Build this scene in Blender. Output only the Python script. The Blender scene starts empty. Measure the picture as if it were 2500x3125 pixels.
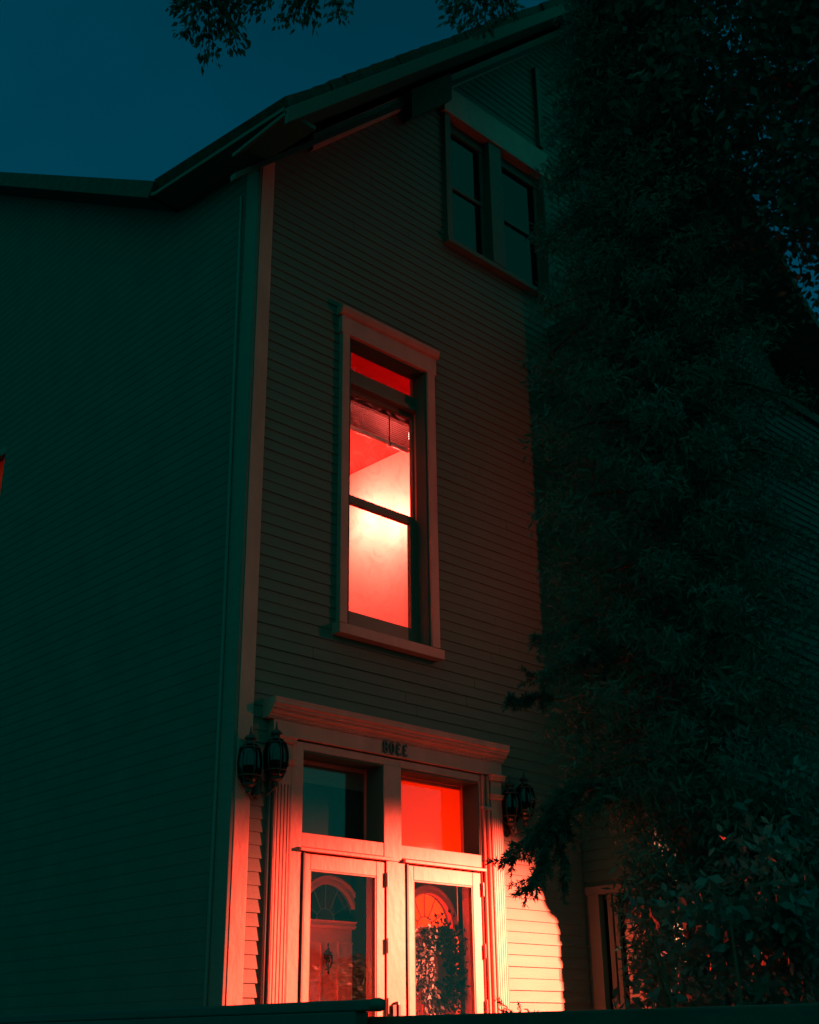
import bpy, bmesh, math, random
import numpy as np
from mathutils import Vector, Matrix
random.seed(7); rng = np.random.default_rng(7)
S = bpy.context.scene
COL = S.collection
R = math.radians

# ------------------------------------------------------------------ camera
cam_d = bpy.data.cameras.new('camera'); cam = bpy.data.objects.new('camera', cam_d); COL.objects.link(cam)
cam_d.sensor_fit = 'HORIZONTAL'; cam_d.sensor_width = 36.0; cam_d.lens = 54.25
cam_d.clip_start = 0.05; cam_d.clip_end = 2000
RM = ((0.7203692, -0.2654705, -0.6407758), (-0.6935041, -0.2902928, -0.6593801), (-0.0109666, 0.9193778, -0.3932229))
m = Matrix(RM).to_4x4(); m.translation = Vector((0, 0, 1.6)); cam.matrix_world = m
S.camera = cam
S.render.resolution_x = 819; S.render.resolution_y = 1024
# ------------------------------------------------------------------ view
S.view_settings.view_transform = 'Standard'; S.view_settings.look = 'None'
S.view_settings.exposure = 0.0; S.view_settings.gamma = 1.0
# ------------------------------------------------------------------ night sky
W = bpy.data.worlds.new('World'); S.world = W; W.use_nodes = True
nt = W.node_tree; nt.nodes.clear()
def N(t, **k):
    n = nt.nodes.new(t)
    for a, b in k.items(): setattr(n, a, b)
    return n
wo = N('ShaderNodeOutputWorld'); bg = N('ShaderNodeBackground')
tc = N('ShaderNodeTexCoord'); sp = N('ShaderNodeSeparateXYZ')
nt.links.new(tc.outputs['Generated'], sp.inputs[0])
elev = N('ShaderNodeValToRGB')                       # dusk gradient, paler towards the horizon
cr = elev.color_ramp
cr.elements[0].position = 0.0; cr.elements[0].color = (0.0, .076, .130, 1)
cr.elements[1].position = 0.95; cr.elements[1].color = (0.0, .030, .052, 1)
e = cr.elements.new(0.45); e.color = (0.0, .056, .104, 1)
e = cr.elements.new(0.72); e.color = (0.0, .038, .064, 1)
nt.links.new(sp.outputs['Z'], elev.inputs['Fac'])
# green glow added in the unseen sky, to lift the dark surfaces
dot = N('ShaderNodeVectorMath', operation='DOT_PRODUCT'); dot.inputs[1].default_value = (-.60, -.80, .0)
nt.links.new(tc.outputs['Generated'], dot.inputs[0])
glow = N('ShaderNodeMapRange', interpolation_type='SMOOTHSTEP'); glow.inputs['From Min'].default_value = -.62; glow.inputs['From Max'].default_value = .15
nt.links.new(dot.outputs['Value'], glow.inputs['Value'])
mixg = N('ShaderNodeMix', data_type='RGBA'); mixg.inputs['B'].default_value = (0.0, .265, .215, 1)
nt.links.new(glow.outputs[0], mixg.inputs['Factor']); nt.links.new(elev.outputs[0], mixg.inputs['A'])
cl = N('ShaderNodeTexNoise'); cl.inputs['Scale'].default_value = 3.0; cl.inputs['Detail'].default_value = 5.0
nt.links.new(tc.outputs['Generated'], cl.inputs['Vector'])
clr = N('ShaderNodeMapRange'); clr.inputs['From Min'].default_value = .3; clr.inputs['From Max'].default_value = .7; clr.inputs['To Min'].default_value = .82; clr.inputs['To Max'].default_value = 1.16
nt.links.new(cl.outputs['Fac'], clr.inputs['Value'])
mul = N('ShaderNodeVectorMath', operation='SCALE')
nt.links.new(mixg.outputs['Result'], mul.inputs[0]); nt.links.new(clr.outputs[0], mul.inputs['Scale'])
nt.links.new(mul.outputs[0], bg.inputs['Color']); bg.inputs['Strength'].default_value = 1.0
nt.links.new(bg.outputs[0], wo.inputs[0])

# ------------------------------------------------------------------ lamps
RED = (1.0, .100, .054)
def spot(name, loc, aim, power, size, blend, rad=.03, col=RED):
    d = bpy.data.lights.new(name, 'SPOT'); d.energy = power; d.color = col
    d.spot_size = R(size); d.spot_blend = blend; d.shadow_soft_size = rad
    o = bpy.data.objects.new(name, d); COL.objects.link(o); o.location = loc
    o.rotation_euler = (Vector(aim) - Vector(loc)).to_track_quat('-Z', 'Y').to_euler(); return o
def lamp(name, loc, power, rad=.06, col=RED):
    d = bpy.data.lights.new(name, 'POINT'); d.energy = power; d.color = col; d.shadow_soft_size = rad
    o = bpy.data.objects.new(name, d); COL.objects.link(o); o.location = loc; return o
LX, LY, LZ = 8.045, 4.2, 3.1
spot('red_floodlight', (LX, LY, LZ), (6.29, 5.57, 1.0), 18500, 86, 1.0)
spot('upper_facade_fill', (8.3, 3.6, 5.2), (5.2, 6, 5.8), 74, 104, .9)  # added unseen spot that brightens the upper facade
lamp('room_lamp_and_fill', (6.88, 7.93, 6.12), 125, .05, (1, .112, .088))
lamp('room_lamp_and_fill', (6.90, 7.50, 5.95), 110, .04, (1, .112, .088))  # added point light that widens the bright patch on the room wall
lamp('hall_lamp_light', (6.35, 6.75, 2.42), 34, .06, (1, .085, .006))
lamp('side_room_light', (4.9, 10.0, 5.5), 2.2, .06)

# ------------------------------------------------------------------ materials
def mat(name, col, rough=.6, spec=.5, noise=0.0, nscale=6, bump=0.0, bscale=40, metal=0, trans=0.0, stretch=None):
    M = bpy.data.materials.new(name); M.use_nodes = True
    t = M.node_tree; b = t.nodes['Principled BSDF']
    b.inputs['Base Color'].default_value = (*col, 1); b.inputs['Roughness'].default_value = rough
    b.inputs['Metallic'].default_value = metal
    b.inputs['Specular IOR Level'].default_value = spec
    c = t.nodes.new('ShaderNodeTexCoord')
    src = c.outputs['Object']
    if stretch:
        mp = t.nodes.new('ShaderNodeMapping'); mp.inputs['Scale'].default_value = stretch
        t.links.new(src, mp.inputs[0]); src = mp.outputs[0]
    if noise:
        n = t.nodes.new('ShaderNodeTexNoise'); n.inputs['Scale'].default_value = nscale; n.inputs['Detail'].default_value = 6
        t.links.new(src, n.inputs['Vector'])
        mr = t.nodes.new('ShaderNodeMapRange'); mr.inputs['From Min'].default_value = .3; mr.inputs['From Max'].default_value = .7
        mr.inputs['To Min'].default_value = 1 - noise; mr.inputs['To Max'].default_value = 1 + noise * .6
        t.links.new(n.outputs['Fac'], mr.inputs['Value'])
        v = t.nodes.new('ShaderNodeVectorMath'); v.operation = 'SCALE'; v.inputs[0].default_value = col
        t.links.new(mr.outputs[0], v.inputs['Scale']); t.links.new(v.outputs[0], b.inputs['Base Color'])
    if bump:
        n2 = t.nodes.new('ShaderNodeTexNoise'); n2.inputs['Scale'].default_value = bscale; n2.inputs['Detail'].default_value = 4
        t.links.new(src, n2.inputs['Vector'])
        bp = t.nodes.new('ShaderNodeBump'); bp.inputs['Strength'].default_value = bump; bp.inputs['Distance'].default_value = .01
        t.links.new(n2.outputs['Fac'], bp.inputs['Height']); t.links.new(bp.outputs[0], b.inputs['Normal'])
    return M
def glass_mat(name, dirt=.0, gloss=.06, tint=(1, 1, 1)):
    M = bpy.data.materials.new(name); M.use_nodes = True; t = M.node_tree; t.nodes.clear()
    o = t.nodes.new('ShaderNodeOutputMaterial'); tr = t.nodes.new('ShaderNodeBsdfTransparent'); tr.inputs[0].default_value = (*tint, 1)
    g = t.nodes.new('ShaderNodeBsdfGlossy'); g.inputs['Roughness'].default_value = .03
    fr = t.nodes.new('ShaderNodeMix'); fr.data_type = 'FLOAT'
    mx = t.nodes.new('ShaderNodeMixShader'); mx.inputs[0].default_value = gloss
    t.links.new(tr.outputs[0], mx.inputs[1]); t.links.new(g.outputs[0], mx.inputs[2]); last = mx
    if dirt:
        d = t.nodes.new('ShaderNodeBsdfTranslucent'); d.inputs[0].default_value = (.8, .8, .8, 1)
        c = t.nodes.new('ShaderNodeTexCoord'); n = t.nodes.new('ShaderNodeTexNoise'); n.inputs['Scale'].default_value = 5; n.inputs['Detail'].default_value = 7; n.inputs['Distortion'].default_value = 2.5
        t.links.new(c.outputs['Object'], n.inputs[0])
        mr = t.nodes.new('ShaderNodeMapRange'); mr.inputs['From Min'].default_value = .5; mr.inputs['From Max'].default_value = .75; mr.inputs['To Max'].default_value = dirt
        t.links.new(n.outputs['Fac'], mr.inputs['Value'])
        m2 = t.nodes.new('ShaderNodeMixShader'); t.links.new(mr.outputs[0], m2.inputs[0])
        t.links.new(last.outputs[0], m2.inputs[1]); t.links.new(d.outputs[0], m2.inputs[2]); last = m2
    t.links.new(last.outputs[0], o.inputs[0]); return M
def translucent_mat(name, col, mixv=.6):
    M = bpy.data.materials.new(name); M.use_nodes = True; t = M.node_tree; t.nodes.clear()
    o = t.nodes.new('ShaderNodeOutputMaterial'); a = t.nodes.new('ShaderNodeBsdfTranslucent'); d = t.nodes.new('ShaderNodeBsdfDiffuse')
    a.inputs[0].default_value = (*col, 1); d.inputs[0].default_value = (*col, 1)
    mx = t.nodes.new('ShaderNodeMixShader'); mx.inputs[0].default_value = mixv
    t.links.new(d.outputs[0], mx.inputs[1]); t.links.new(a.outputs[0], mx.inputs[2]); t.links.new(mx.outputs[0], o.inputs[0]); return M
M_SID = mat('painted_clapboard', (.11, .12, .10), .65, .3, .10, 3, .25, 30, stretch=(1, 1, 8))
M_SIDE = mat('clapboard_shaded', (.05, .095, .08), .8, .2, .10, 3)  # shaded copy of the clapboard colour, darkened for unlit faces
M_WING = mat('wing_siding_shaded', (.008, .075, .065), .8, .2, .10, 3)  # siding colour darkened, red taken out, to keep the wing in shade
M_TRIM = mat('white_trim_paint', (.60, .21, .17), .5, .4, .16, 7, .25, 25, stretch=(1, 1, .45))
M_ROOF = mat('asphalt_shingle', (.03, .06, .05), .95, .2, .3, 12, .5, 60)
M_SOFF = mat('soffit_paint', (.015, .10, .085), .8, .2)
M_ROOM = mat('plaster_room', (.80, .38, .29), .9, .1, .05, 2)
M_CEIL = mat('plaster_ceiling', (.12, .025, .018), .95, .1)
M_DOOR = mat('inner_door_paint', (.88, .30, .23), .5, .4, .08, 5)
M_SASH = mat('dark_sash_paint', (.20, .13, .10), .5, .3, .1, 5)
M_DARK = mat('interior_shade', (.012, .03, .025), .9, .1)  # near-black standing in for the darkness of unlit interiors
M_IRON = mat('black_iron', (.012, .024, .02), .5, .5, .2, 20)
M_PIPE = mat('dark_painted_pipe', (.10, .10, .09), .35, .5)
M_NUM = mat('black_numeral', (.02, .022, .02), .4, .4)
M_BRASS = mat('dull_brass', (.10, .07, .04), .4, .5, metal=.6)
M_BARK = mat('bark', (.09, .07, .05), .95, .2, .3, 8, .8, 20)
M_LEAF = mat('broad_leaf', (.030, .12, .10), .24, .6, .35, 3)
M_LEAFD = mat('dark_leaf', (.008, .13, .11), .6, .3, .35, 3)
M_NEED = mat('evergreen_needle', (.010, .13, .11), .7, .3, .35, 4)
M_CONC = mat('dark_concrete', (.02, .06, .05), .9, .2, .2, 5, .4, 30)
M_RAIL = mat('dark_rail_paint', (.015, .06, .05), .5, .4, .2, 10)
M_GRND = mat('grass_ground', (.012, .07, .055), .95, .1, .4, 2, .5, 20)
M_DECK = mat('deck_boards', (.03, .08, .065), .7, .2, .2, 4)
M_BLIND = mat('blind_slat', (.05, .014, .01), .5, .3)
M_LAMPG = mat('lamp_glass', (.8, .75, .7), .4, .3)
M_GLASS = glass_mat('window_glass', .0, .05)
M_GLASSD = glass_mat('smudged_window_glass', .16, .03)
M_GLASSL = glass_mat('lantern_glass', .0, .05, (.15, .15, .15))
M_TSH = translucent_mat('crimson_shade', (.42, .06, .08), .8)
M_CURT = translucent_mat('amber_shade', (.8, .45, .2), .93)
M_SHADE = mat('roller_shade', (.16, .13, .11), .8, .2)
def emit_mat(name, col, s):
    M = bpy.data.materials.new(name); M.use_nodes = True; b = M.node_tree.nodes['Principled BSDF']
    b.inputs['Base Color'].default_value = (.8, .8, .8, 1); b.inputs['Emission Color'].default_value = (*col, 1); b.inputs['Emission Strength'].default_value = s; return M
M_GLOW = emit_mat('blind_highlight_glow', (1, .5, .4), 12)

for M in (M_LEAF, M_LEAFD, M_NEED):
    t = M.node_tree; b = t.nodes['Principled BSDF']; o = t.nodes['Material Output']
    tr = t.nodes.new('ShaderNodeBsdfTranslucent'); mx = t.nodes.new('ShaderNodeMixShader'); mx.inputs[0].default_value = .45
    src = b.inputs['Base Color'].links[0].from_socket; t.links.new(src, tr.inputs[0])
    t.links.new(b.outputs[0], mx.inputs[1]); t.links.new(tr.outputs[0], mx.inputs[2]); t.links.new(mx.outputs[0], o.inputs[0])

# ------------------------------------------------------------------ mesh helpers
class MB:
    def __init__(s): s.v = []; s.f = []
    def add(s, vs, fs):
        b = len(s.v); s.v += [tuple(v) for v in vs]; s.f += [tuple(i + b for i in f) for f in fs]; return s
    def box(s, x0, x1, y0, y1, z0, z1):
        return s.add([(x0, y0, z0), (x1, y0, z0), (x1, y1, z0), (x0, y1, z0), (x0, y0, z1), (x1, y0, z1), (x1, y1, z1), (x0, y1, z1)],
                     [(0, 3, 2, 1), (4, 5, 6, 7), (0, 1, 5, 4), (1, 2, 6, 5), (2, 3, 7, 6), (3, 0, 4, 7)])
    def prism(s, prof, fn, a, b):
        """closed profile [(u,v)] swept from a to b, fn(u,v,t)->xyz"""
        n = len(prof); vs = [fn(u, v, a) for u, v in prof] + [fn(u, v, b) for u, v in prof]
        fs = [(i, (i + 1) % n, n + (i + 1) % n, n + i) for i in range(n)] + [tuple(range(n))[::-1], tuple(range(n, 2 * n))]
        return s.add(vs, fs)
    def tube(s, pts, rad, n=8):
        pts = [Vector(p) for p in pts]; rad = rad if hasattr(rad, '__len__') else [rad] * len(pts)
        b = len(s.v); up = Vector((0.01, .02, 1))
        for i, p in enumerate(pts):
            d = (pts[min(i + 1, len(pts) - 1)] - pts[max(i - 1, 0)]).normalized()
            u = d.cross(up if abs(d.z) < .95 else Vector((1, .02, 0))).normalized(); w = d.cross(u)
            for k in range(n):
                a = 2 * math.pi * k / n; s.v.append(tuple(p + (u * math.cos(a) + w * math.sin(a)) * rad[i]))
        for i in range(len(pts) - 1):
            for k in range(n):
                s.f.append((b + i * n + k, b + i * n + (k + 1) % n, b + (i + 1) * n + (k + 1) % n, b + (i + 1) * n + k))
        s.f.append(tuple(b + k for k in range(n))[::-1]); s.f.append(tuple(b + (len(pts) - 1) * n + k for k in range(n)))
        return s
    def lathe(s, cx, cy, prof, n=16):
        b = len(s.v)
        for r, z in prof:
            for k in range(n):
                a = 2 * math.pi * k / n; s.v.append((cx + r * math.cos(a), cy + r * math.sin(a), z))
        for i in range(len(prof) - 1):
            for k in range(n): s.f.append((b + i * n + k, b + i * n + (k + 1) % n, b + (i + 1) * n + (k + 1) % n, b + (i + 1) * n + k))
        s.f.append(tuple(b + k for k in range(n))[::-1]); s.f.append(tuple(b + (len(prof) - 1) * n + k for k in range(n)))
        return s
    def build(s, name, material, parent=None, bevel=0, smooth=False):
        me = bpy.data.meshes.new(name); me.from_pydata(s.v, [], s.f); me.update()
        bm = bmesh.new(); bm.from_mesh(me); bmesh.ops.recalc_face_normals(bm, faces=bm.faces); bm.to_mesh(me); bm.free()
        me.materials.append(material)
        if smooth:
            for p in me.polygons: p.use_smooth = True
        o = bpy.data.objects.new(name, me); COL.objects.link(o)
        if parent is not None: o.parent = parent; o.matrix_parent_inverse = INV(parent)
        if bevel:
            b = o.modifiers.new('bevel', 'BEVEL'); b.width = bevel; b.segments = 2; b.limit_method = 'ANGLE'
        return o
def INV(p):
    t = Matrix.Identity(4); q = p
    while q is not None:
        t = Matrix.Translation(q.location) @ t; q = q.parent if q.parent and q.location.length > 0 and False else None
    return t.inverted()
def tag(o, label=None, cat=None, group=None, kind=None):
    if label: o['label'] = label
    if cat: o['category'] = cat
    if group: o['group'] = group
    if kind: o['kind'] = kind
    return o
def thing(name, label, cat, loc=(0, 0, 0), group=None):
    o = bpy.data.objects.new(name, None); COL.objects.link(o); o.location = loc; o.empty_display_size = .2
    return tag(o, label, cat, group)
def B(*a): return MB().box(*a)

# ------------------------------------------------------------------ ground
g = MB(); n = 40; vs = []
for i in range(n + 1):
    for j in range(n + 1):
        x = -600 + 1200 * i / n; y = -600 + 1200 * j / n; vs.append((x, y, 0))
g.add(vs, [(i * (n + 1) + j, (i + 1) * (n + 1) + j, (i + 1) * (n + 1) + j + 1, i * (n + 1) + j + 1) for i in range(n) for j in range(n)])
tag(g.build('ground', M_GRND), kind='structure')

# ------------------------------------------------------------------ house
X0 = 4.342; Y0 = 6.0
house = thing('house', 'tall clapboard house with steep gable, lit red by its double front door', 'house', (4.37, 6.0, 0))
EXP = .0762
def clap_front(xl, xr, z0, z1, openings, ybase, xlf=None, xrf=None):
    """rows of clapboards on a wall facing -Y; openings (x0,x1,z0,z1); xlf/xrf clip by height"""
    mb = MB(); k = math.floor(z0 / EXP)
    while k * EXP < z1:
        a = max(z0, k * EXP); b = min(z1, (k + 1) * EXP); base = k * EXP
        br = sorted({a, b} | {z for o in openings for z in (o[2], o[3]) if a < z < b})
        for za, zb in zip(br[:-1], br[1:]):
            if zb - za < .002: continue
            l = xlf(zb) if xlf else xl; r = xrf(zb) if xrf else xr
            iv = [(l, r)]
            for o in openings:
                if o[2] < zb - 1e-4 and o[3] > za + 1e-4:
                    nv = []
                    for p, q in iv:
                        if o[1] <= p or o[0] >= q: nv.append((p, q)); continue
                        if o[0] > p: nv.append((p, o[0]))
                        if o[1] < q: nv.append((o[1], q))
                    iv = nv
            ya = ybase - .007 * (1 - (za - base) / EXP); yb = ybase - .007 * (1 - (zb - base) / EXP)
            cut = []
            for p, q in iv:                            # butt joints between lengths of board
                jr = random.Random(k * 13 + int(xl * 10)); x = p + jr.uniform(.5, 2.6)
                while x < q - .4: cut.append((p, x - .0015)); p = x + .0015; x += jr.uniform(1.4, 3.2)
                cut.append((p, q))
            for p, q in cut:
                if q - p < .005: continue
                jj = random.uniform(-.0018, .0012)
                mb.prism([(ya + jj, za), (yb + jj * .3, zb), (ybase + .07, zb), (ybase + .07, za)], lambda u, v, t: (t, u, v), p, q)
        k += 1
    return mb
# openings on the front
WIN = (5.185, 6.04, 4.16, 6.45); DOOR = (4.64, 6.64, .6, 3.32); ATT = (6.33, 7.68, 7.83, 9.24)
rakeL = lambda z: 4.40 + max(0, z - 7.62) ; rakeR = lambda z: 12.8 - max(0, z - 7.62)
apex = 8.6; zap = 7.62 + (apex - 4.40)
fr = clap_front(4.40, 12.8, .1, zap - .05, [WIN, DOOR, ATT], Y0, rakeL, rakeR)
fr.build('front_siding', M_SID, house)
# side walls
sd = MB(); k = 1
while k * EXP < 7.65:
    z0 = k * EXP; z1 = z0 + EXP
    segs = [(6.13, 15.0)]
    if z1 > 5.2 and z0 < 6.48: segs = [(6.13, 9.655), (10.4, 15.0)]
    for a, b in segs:
        sd.prism([(X0 - .0025, z0), (X0, z1), (X0 + .07, z1), (X0 + .07, z0)], lambda u, v, t: (u, t, v), a, b)
    k += 1
while k * EXP < 10.6:                                 # the cross gable above the side wall
    z0 = k * EXP; z1 = z0 + EXP; a = 7.0 + (z1 - 7.75) / .61 + .05; b = 15.9 - (z1 - 7.75) / .61
    if b - a > .1: sd.prism([(X0 - .0025, z0), (X0, z1), (X0 + .07, z1), (X0 + .07, z0)], lambda u, v, t: (u, t, v), a, b)
    k += 1
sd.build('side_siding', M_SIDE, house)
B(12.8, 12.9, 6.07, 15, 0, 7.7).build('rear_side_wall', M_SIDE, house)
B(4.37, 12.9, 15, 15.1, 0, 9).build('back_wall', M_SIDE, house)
B(4.3, 12.9, 5.95, 6.30, 0, .55).build('foundation', M_CONC, house)
# corner boards
B(4.338, 4.449, 5.958, 6.06, .55, 7.60).build('corner_board', M_TRIM, house, .004)
B(4.312, 4.3375, 5.962, 6.11, .55, 7.5).build('corner_board', M_SID, house, .004)
MB().tube([(4.305, 6.10, .3), (4.305, 6.11, 4.0), (4.30, 6.15, 7.3)], .012, 8).build('downspout', M_PIPE, house)
# gable frieze boards
fz = MB(); dn = .155
def frz(xa, xb, y0=5.955, y1=6.0, lift=0.0, w=dn, x_off=0.0):
    za = 8.06 + (xa - 4.813) + lift; zb = 8.06 + (xb - 4.813) + lift
    fz.add([(xa, y0, za - w), (xb, y0, zb - w), (xb, y0, zb), (xa, y0, za), (xa, y1, za - w), (xb, y1, zb - w), (xb, y1, zb), (xa, y1, za)],
           [(0, 1, 2, 3), (7, 6, 5, 4), (0, 4, 5, 1), (2, 6, 7, 3), (1, 5, 6, 2), (3, 7, 4, 0)])
frz(4.80, 5.79); frz(6.32, 8.55)
fz.build('rake_frieze', M_TRIM, house)
f2 = MB(); xa = 5.80; xb = 6.30; za = 8.06 + (xa - 4.813); zb = 8.06 + (xb - 4.813)
f2.add([(x, y, z) for y in (5.88, 6.0) for x, z in ((xa, za - .3), (xb, zb - .3), (xb, zb), (xa, za))], [(0, 1, 2, 3), (7, 6, 5, 4), (0, 4, 5, 1), (2, 6, 7, 3), (1, 5, 6, 2), (3, 7, 4, 0)])
f2.build('gable_bracket', M_SOFF, house)
# roof: left slope (twisted towards the flared eave), right slope, rake mouldings
def slab(P, th=.14):
    P = [Vector(p) for p in P]; nrm = (P[1] - P[0]).cross(P[2] - P[0]).normalized()
    if nrm.z < 0: nrm = -nrm
    vs = P + [p - nrm * th for p in P]
    return vs, [(0, 1, 2, 3), (7, 6, 5, 4), (0, 4, 5, 1), (1, 5, 6, 2), (2, 6, 7, 3), (3, 7, 4, 0)]
A = (4.06, 5.36, 7.56); Bp = (4.06, 7.0, 7.80); Ap = (8.6, 5.36, 12.05)
rf = MB()
# shingle courses give the rake edge its uneven line
ns = 34
for i in range(ns):
    t0 = i / ns; t1 = (i + 1) / ns
    x0 = A[0] + (Ap[0] - A[0]) * t0; x1 = A[0] + (Ap[0] - A[0]) * t1 + .015
    zf = lambda x: A[2] + (x - A[0]) * (Ap[2] - A[2]) / (Ap[0] - A[0])
    zb = lambda x: Bp[2] + (x - A[0]) * (Ap[2] - Bp[2]) / (Ap[0] - A[0])
    j = random.uniform(-.012, .02); lift = .012
    vs, fs = slab([(x0, A[1] + j, zf(x0) + lift), (x0, 7.0, zb(x0) + lift), (x1, 7.0, zb(x1)), (x1, A[1] + j, zf(x1))], .10); rf.add(vs, fs)
    xm0 = 17.2 - x0; xm1 = 17.2 - x1
    vs, fs = slab([(xm0, A[1] + j, zf(x0) + lift), (xm1, A[1] + j, zf(x1)), (xm1, 15, zf(x1)), (xm0, 15, zf(x0) + lift)], .10); rf.add(vs, fs)
vs, fs = slab([(8.5, 6.9, 12.0), (8.5, 15.2, 12.0), (4.4, 15.2, 7.9), (4.4, 6.9, 7.9)], .1); rf.add(vs, fs)
rf.build('roof', M_ROOF, house)
cg = MB()                                             # cross gable facing the side yard
vs, fs = slab([Bp, (4.06, 11.45, 10.52), (8.6, 11.45, 10.52), (8.6, 7.0, 7.80)], .14); cg.add(vs, fs)
vs, fs = slab([(4.06, 15.9, 7.80), (4.06, 11.45, 10.52), (8.6, 11.45, 10.52), (8.6, 15.9, 7.80)], .14); cg.add(vs, fs)
cg.build('roof', M_ROOF, house)
sf = MB()                                             # soffit under the front overhang and fascia mould
for off, y0, y1, w in ((.115, 5.36, 5.98, .03), (.10, 5.34, 5.375, .13), (.31, 5.93, 5.985, .05)):
    xa, xb = 4.08, 8.6; za = A[2] + .02 - off; zb = Ap[2] - off
    sf.add([(x, y, z) for y in (y0, y1) for x, z in ((xa, za - w), (xb, zb - w), (xb, zb), (xa, za))], [(0, 1, 2, 3), (7, 6, 5, 4), (0, 4, 5, 1), (2, 6, 7, 3), (1, 5, 6, 2), (3, 7, 4, 0)])
for q in ([(4.07, 5.38, 7.50), (4.07, 7.0, 7.70), (4.36, 7.0, 7.70), (4.36, 5.38, 7.50)], [(4.07, 7.0, 7.70), (4.07, 11.45, 10.42), (4.5, 11.45, 10.42), (4.5, 7.0, 7.70)]):
    vs, fs = slab(q, .03); sf.add(vs, fs)
sf.build('soffit', M_SOFF, house)
B(8.597, 8.6, 5.37, 5.99, 11.0, 11.9).build('ridge_board', M_SOFF, house)

# ---------------- first-floor-up window with the red room
w = MB()
win = B(5.127, 5.196, 5.955, 6.12, 4.170, 6.46).box(6.002, 6.082, 5.955, 6.12, 4.170, 6.46).box(5.115, 6.100, 5.953, 6.12, 6.408, 6.555).build('window', M_TRIM, house, .004)
def sub(mb, name, m_, parent, **k):
    o = mb.build(name, m_, None, **k); o.parent = parent; o.matrix_parent_inverse = Matrix.Translation(-Vector(house.location)).to_4x4() @ Matrix.Identity(4) if False else WINV(parent); return o
def WINV(p):
    mtx = Matrix.Identity(4)
    chain = []
    q = p
    while q is not None: chain.append(q); q = q.parent
    for q in reversed(chain): mtx = mtx @ (q.matrix_parent_inverse if q.parent else Matrix.Identity(4)) @ Matrix.Translation(q.location)
    return mtx.inverted()
sub(MB().prism([(5.953, 6.555), (5.938, 6.565), (5.925, 6.60), (5.925, 6.622), (6.05, 6.622), (6.05, 6.555)], lambda u, v, t: (t, u, v), 5.098, 6.115), 'head_cap', M_TRIM, win)
sub(MB().prism([(5.915, 4.082), (5.915, 4.150), (6.12, 4.172), (6.12, 4.082)], lambda u, v, t: (t, u, v), 5.095, 6.080), 'sill', M_TRIM, win)
sub(B(5.197, 5.246, 6.0, 6.16, 4.173, 6.443).box(6.044, 6.054, 6.0, 6.16, 4.173, 6.443).box(5.246, 6.044, 6.0, 6.16, 6.433, 6.443), 'jamb', M_SIDE, win)
sub(B(5.985, 6.0012, 5.975, 6.08, 4.175, 6.40).box(5.197, 5.985, 5.985, 6.12, 6.398, 6.4075), 'reveal_shade', M_SIDE, win)  # dark strips laid on the casing sides to hold them in shade
# transom sash, blind rail, upper sash, lower sash
sub(B(5.246, 6.044, 6.10, 6.14, 6.405, 6.433).box(5.246, 5.29, 6.10, 6.14, 6.22, 6.405).box(5.985, 6.044, 6.10, 6.14, 6.22, 6.405), 'sash', M_SASH, win, bevel=.003)
sub(B(5.246, 6.044, 6.085, 6.15, 6.13, 6.22).box(5.246, 6.044, 6.065, 6.16, 6.09, 6.128), 'transom_bar', M_SASH, win, bevel=.004)
sub(B(5.246, 5.29, 6.12, 6.155, 5.12, 6.09).box(5.985, 6.044, 6.12, 6.155, 5.12, 6.09).box(5.29, 5.985, 6.12, 6.155, 5.185, 5.215).box(5.29, 5.985, 6.12, 6.155, 6.05, 6.09), 'sash', M_SASH, win, bevel=.003)
sub(B(5.246, 5.30, 6.08, 6.118, 4.216, 5.175).box(5.915, 6.044, 6.08, 6.118, 4.216, 5.175).box(5.30, 5.915, 6.08, 6.118, 4.174, 4.318).box(5.30, 5.915, 6.075, 6.118, 5.128, 5.175), 'sash', M_SASH, win, bevel=.003)
sub(B(5.285, 5.99, 6.128, 6.131, 5.20, 6.06), 'pane', M_GLASSD, win)
sub(B(5.295, 5.92, 6.098, 6.101, 4.31, 5.14), 'pane', M_GLASSD, win)
sub(B(5.285, 5.99, 6.118, 6.121, 6.215, 6.41), 'pane', M_GLASS, win)
# transom shade behind the small top light
sub(B(5.2, 6.08, 6.21, 6.214, 6.15, 6.5), 'shade', M_TSH, win)
# room
rm = MB().box(7.18, 7.24, 6.18, 9.6, 3.95, 6.66).box(4.5, 7.18, 9.54, 9.6, 3.95, 6.66).box(4.5, 4.56, 6.18, 9.54, 3.95, 6.66)
rm.box(4.56, 5.236, 6.161, 6.18, 3.95, 6.66).box(6.054, 7.18, 6.161, 6.18, 3.95, 6.66).box(5.236, 6.054, 6.161, 6.18, 3.95, 4.20).box(5.236, 6.054, 6.161, 6.18, 6.445, 6.66)
rm.build('room_wall', M_ROOM, house)
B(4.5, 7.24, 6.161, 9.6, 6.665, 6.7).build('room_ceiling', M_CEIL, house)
B(4.5, 7.24, 6.161, 9.6, 3.9, 3.945).build('room_floor', M_DECK, house)

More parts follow.
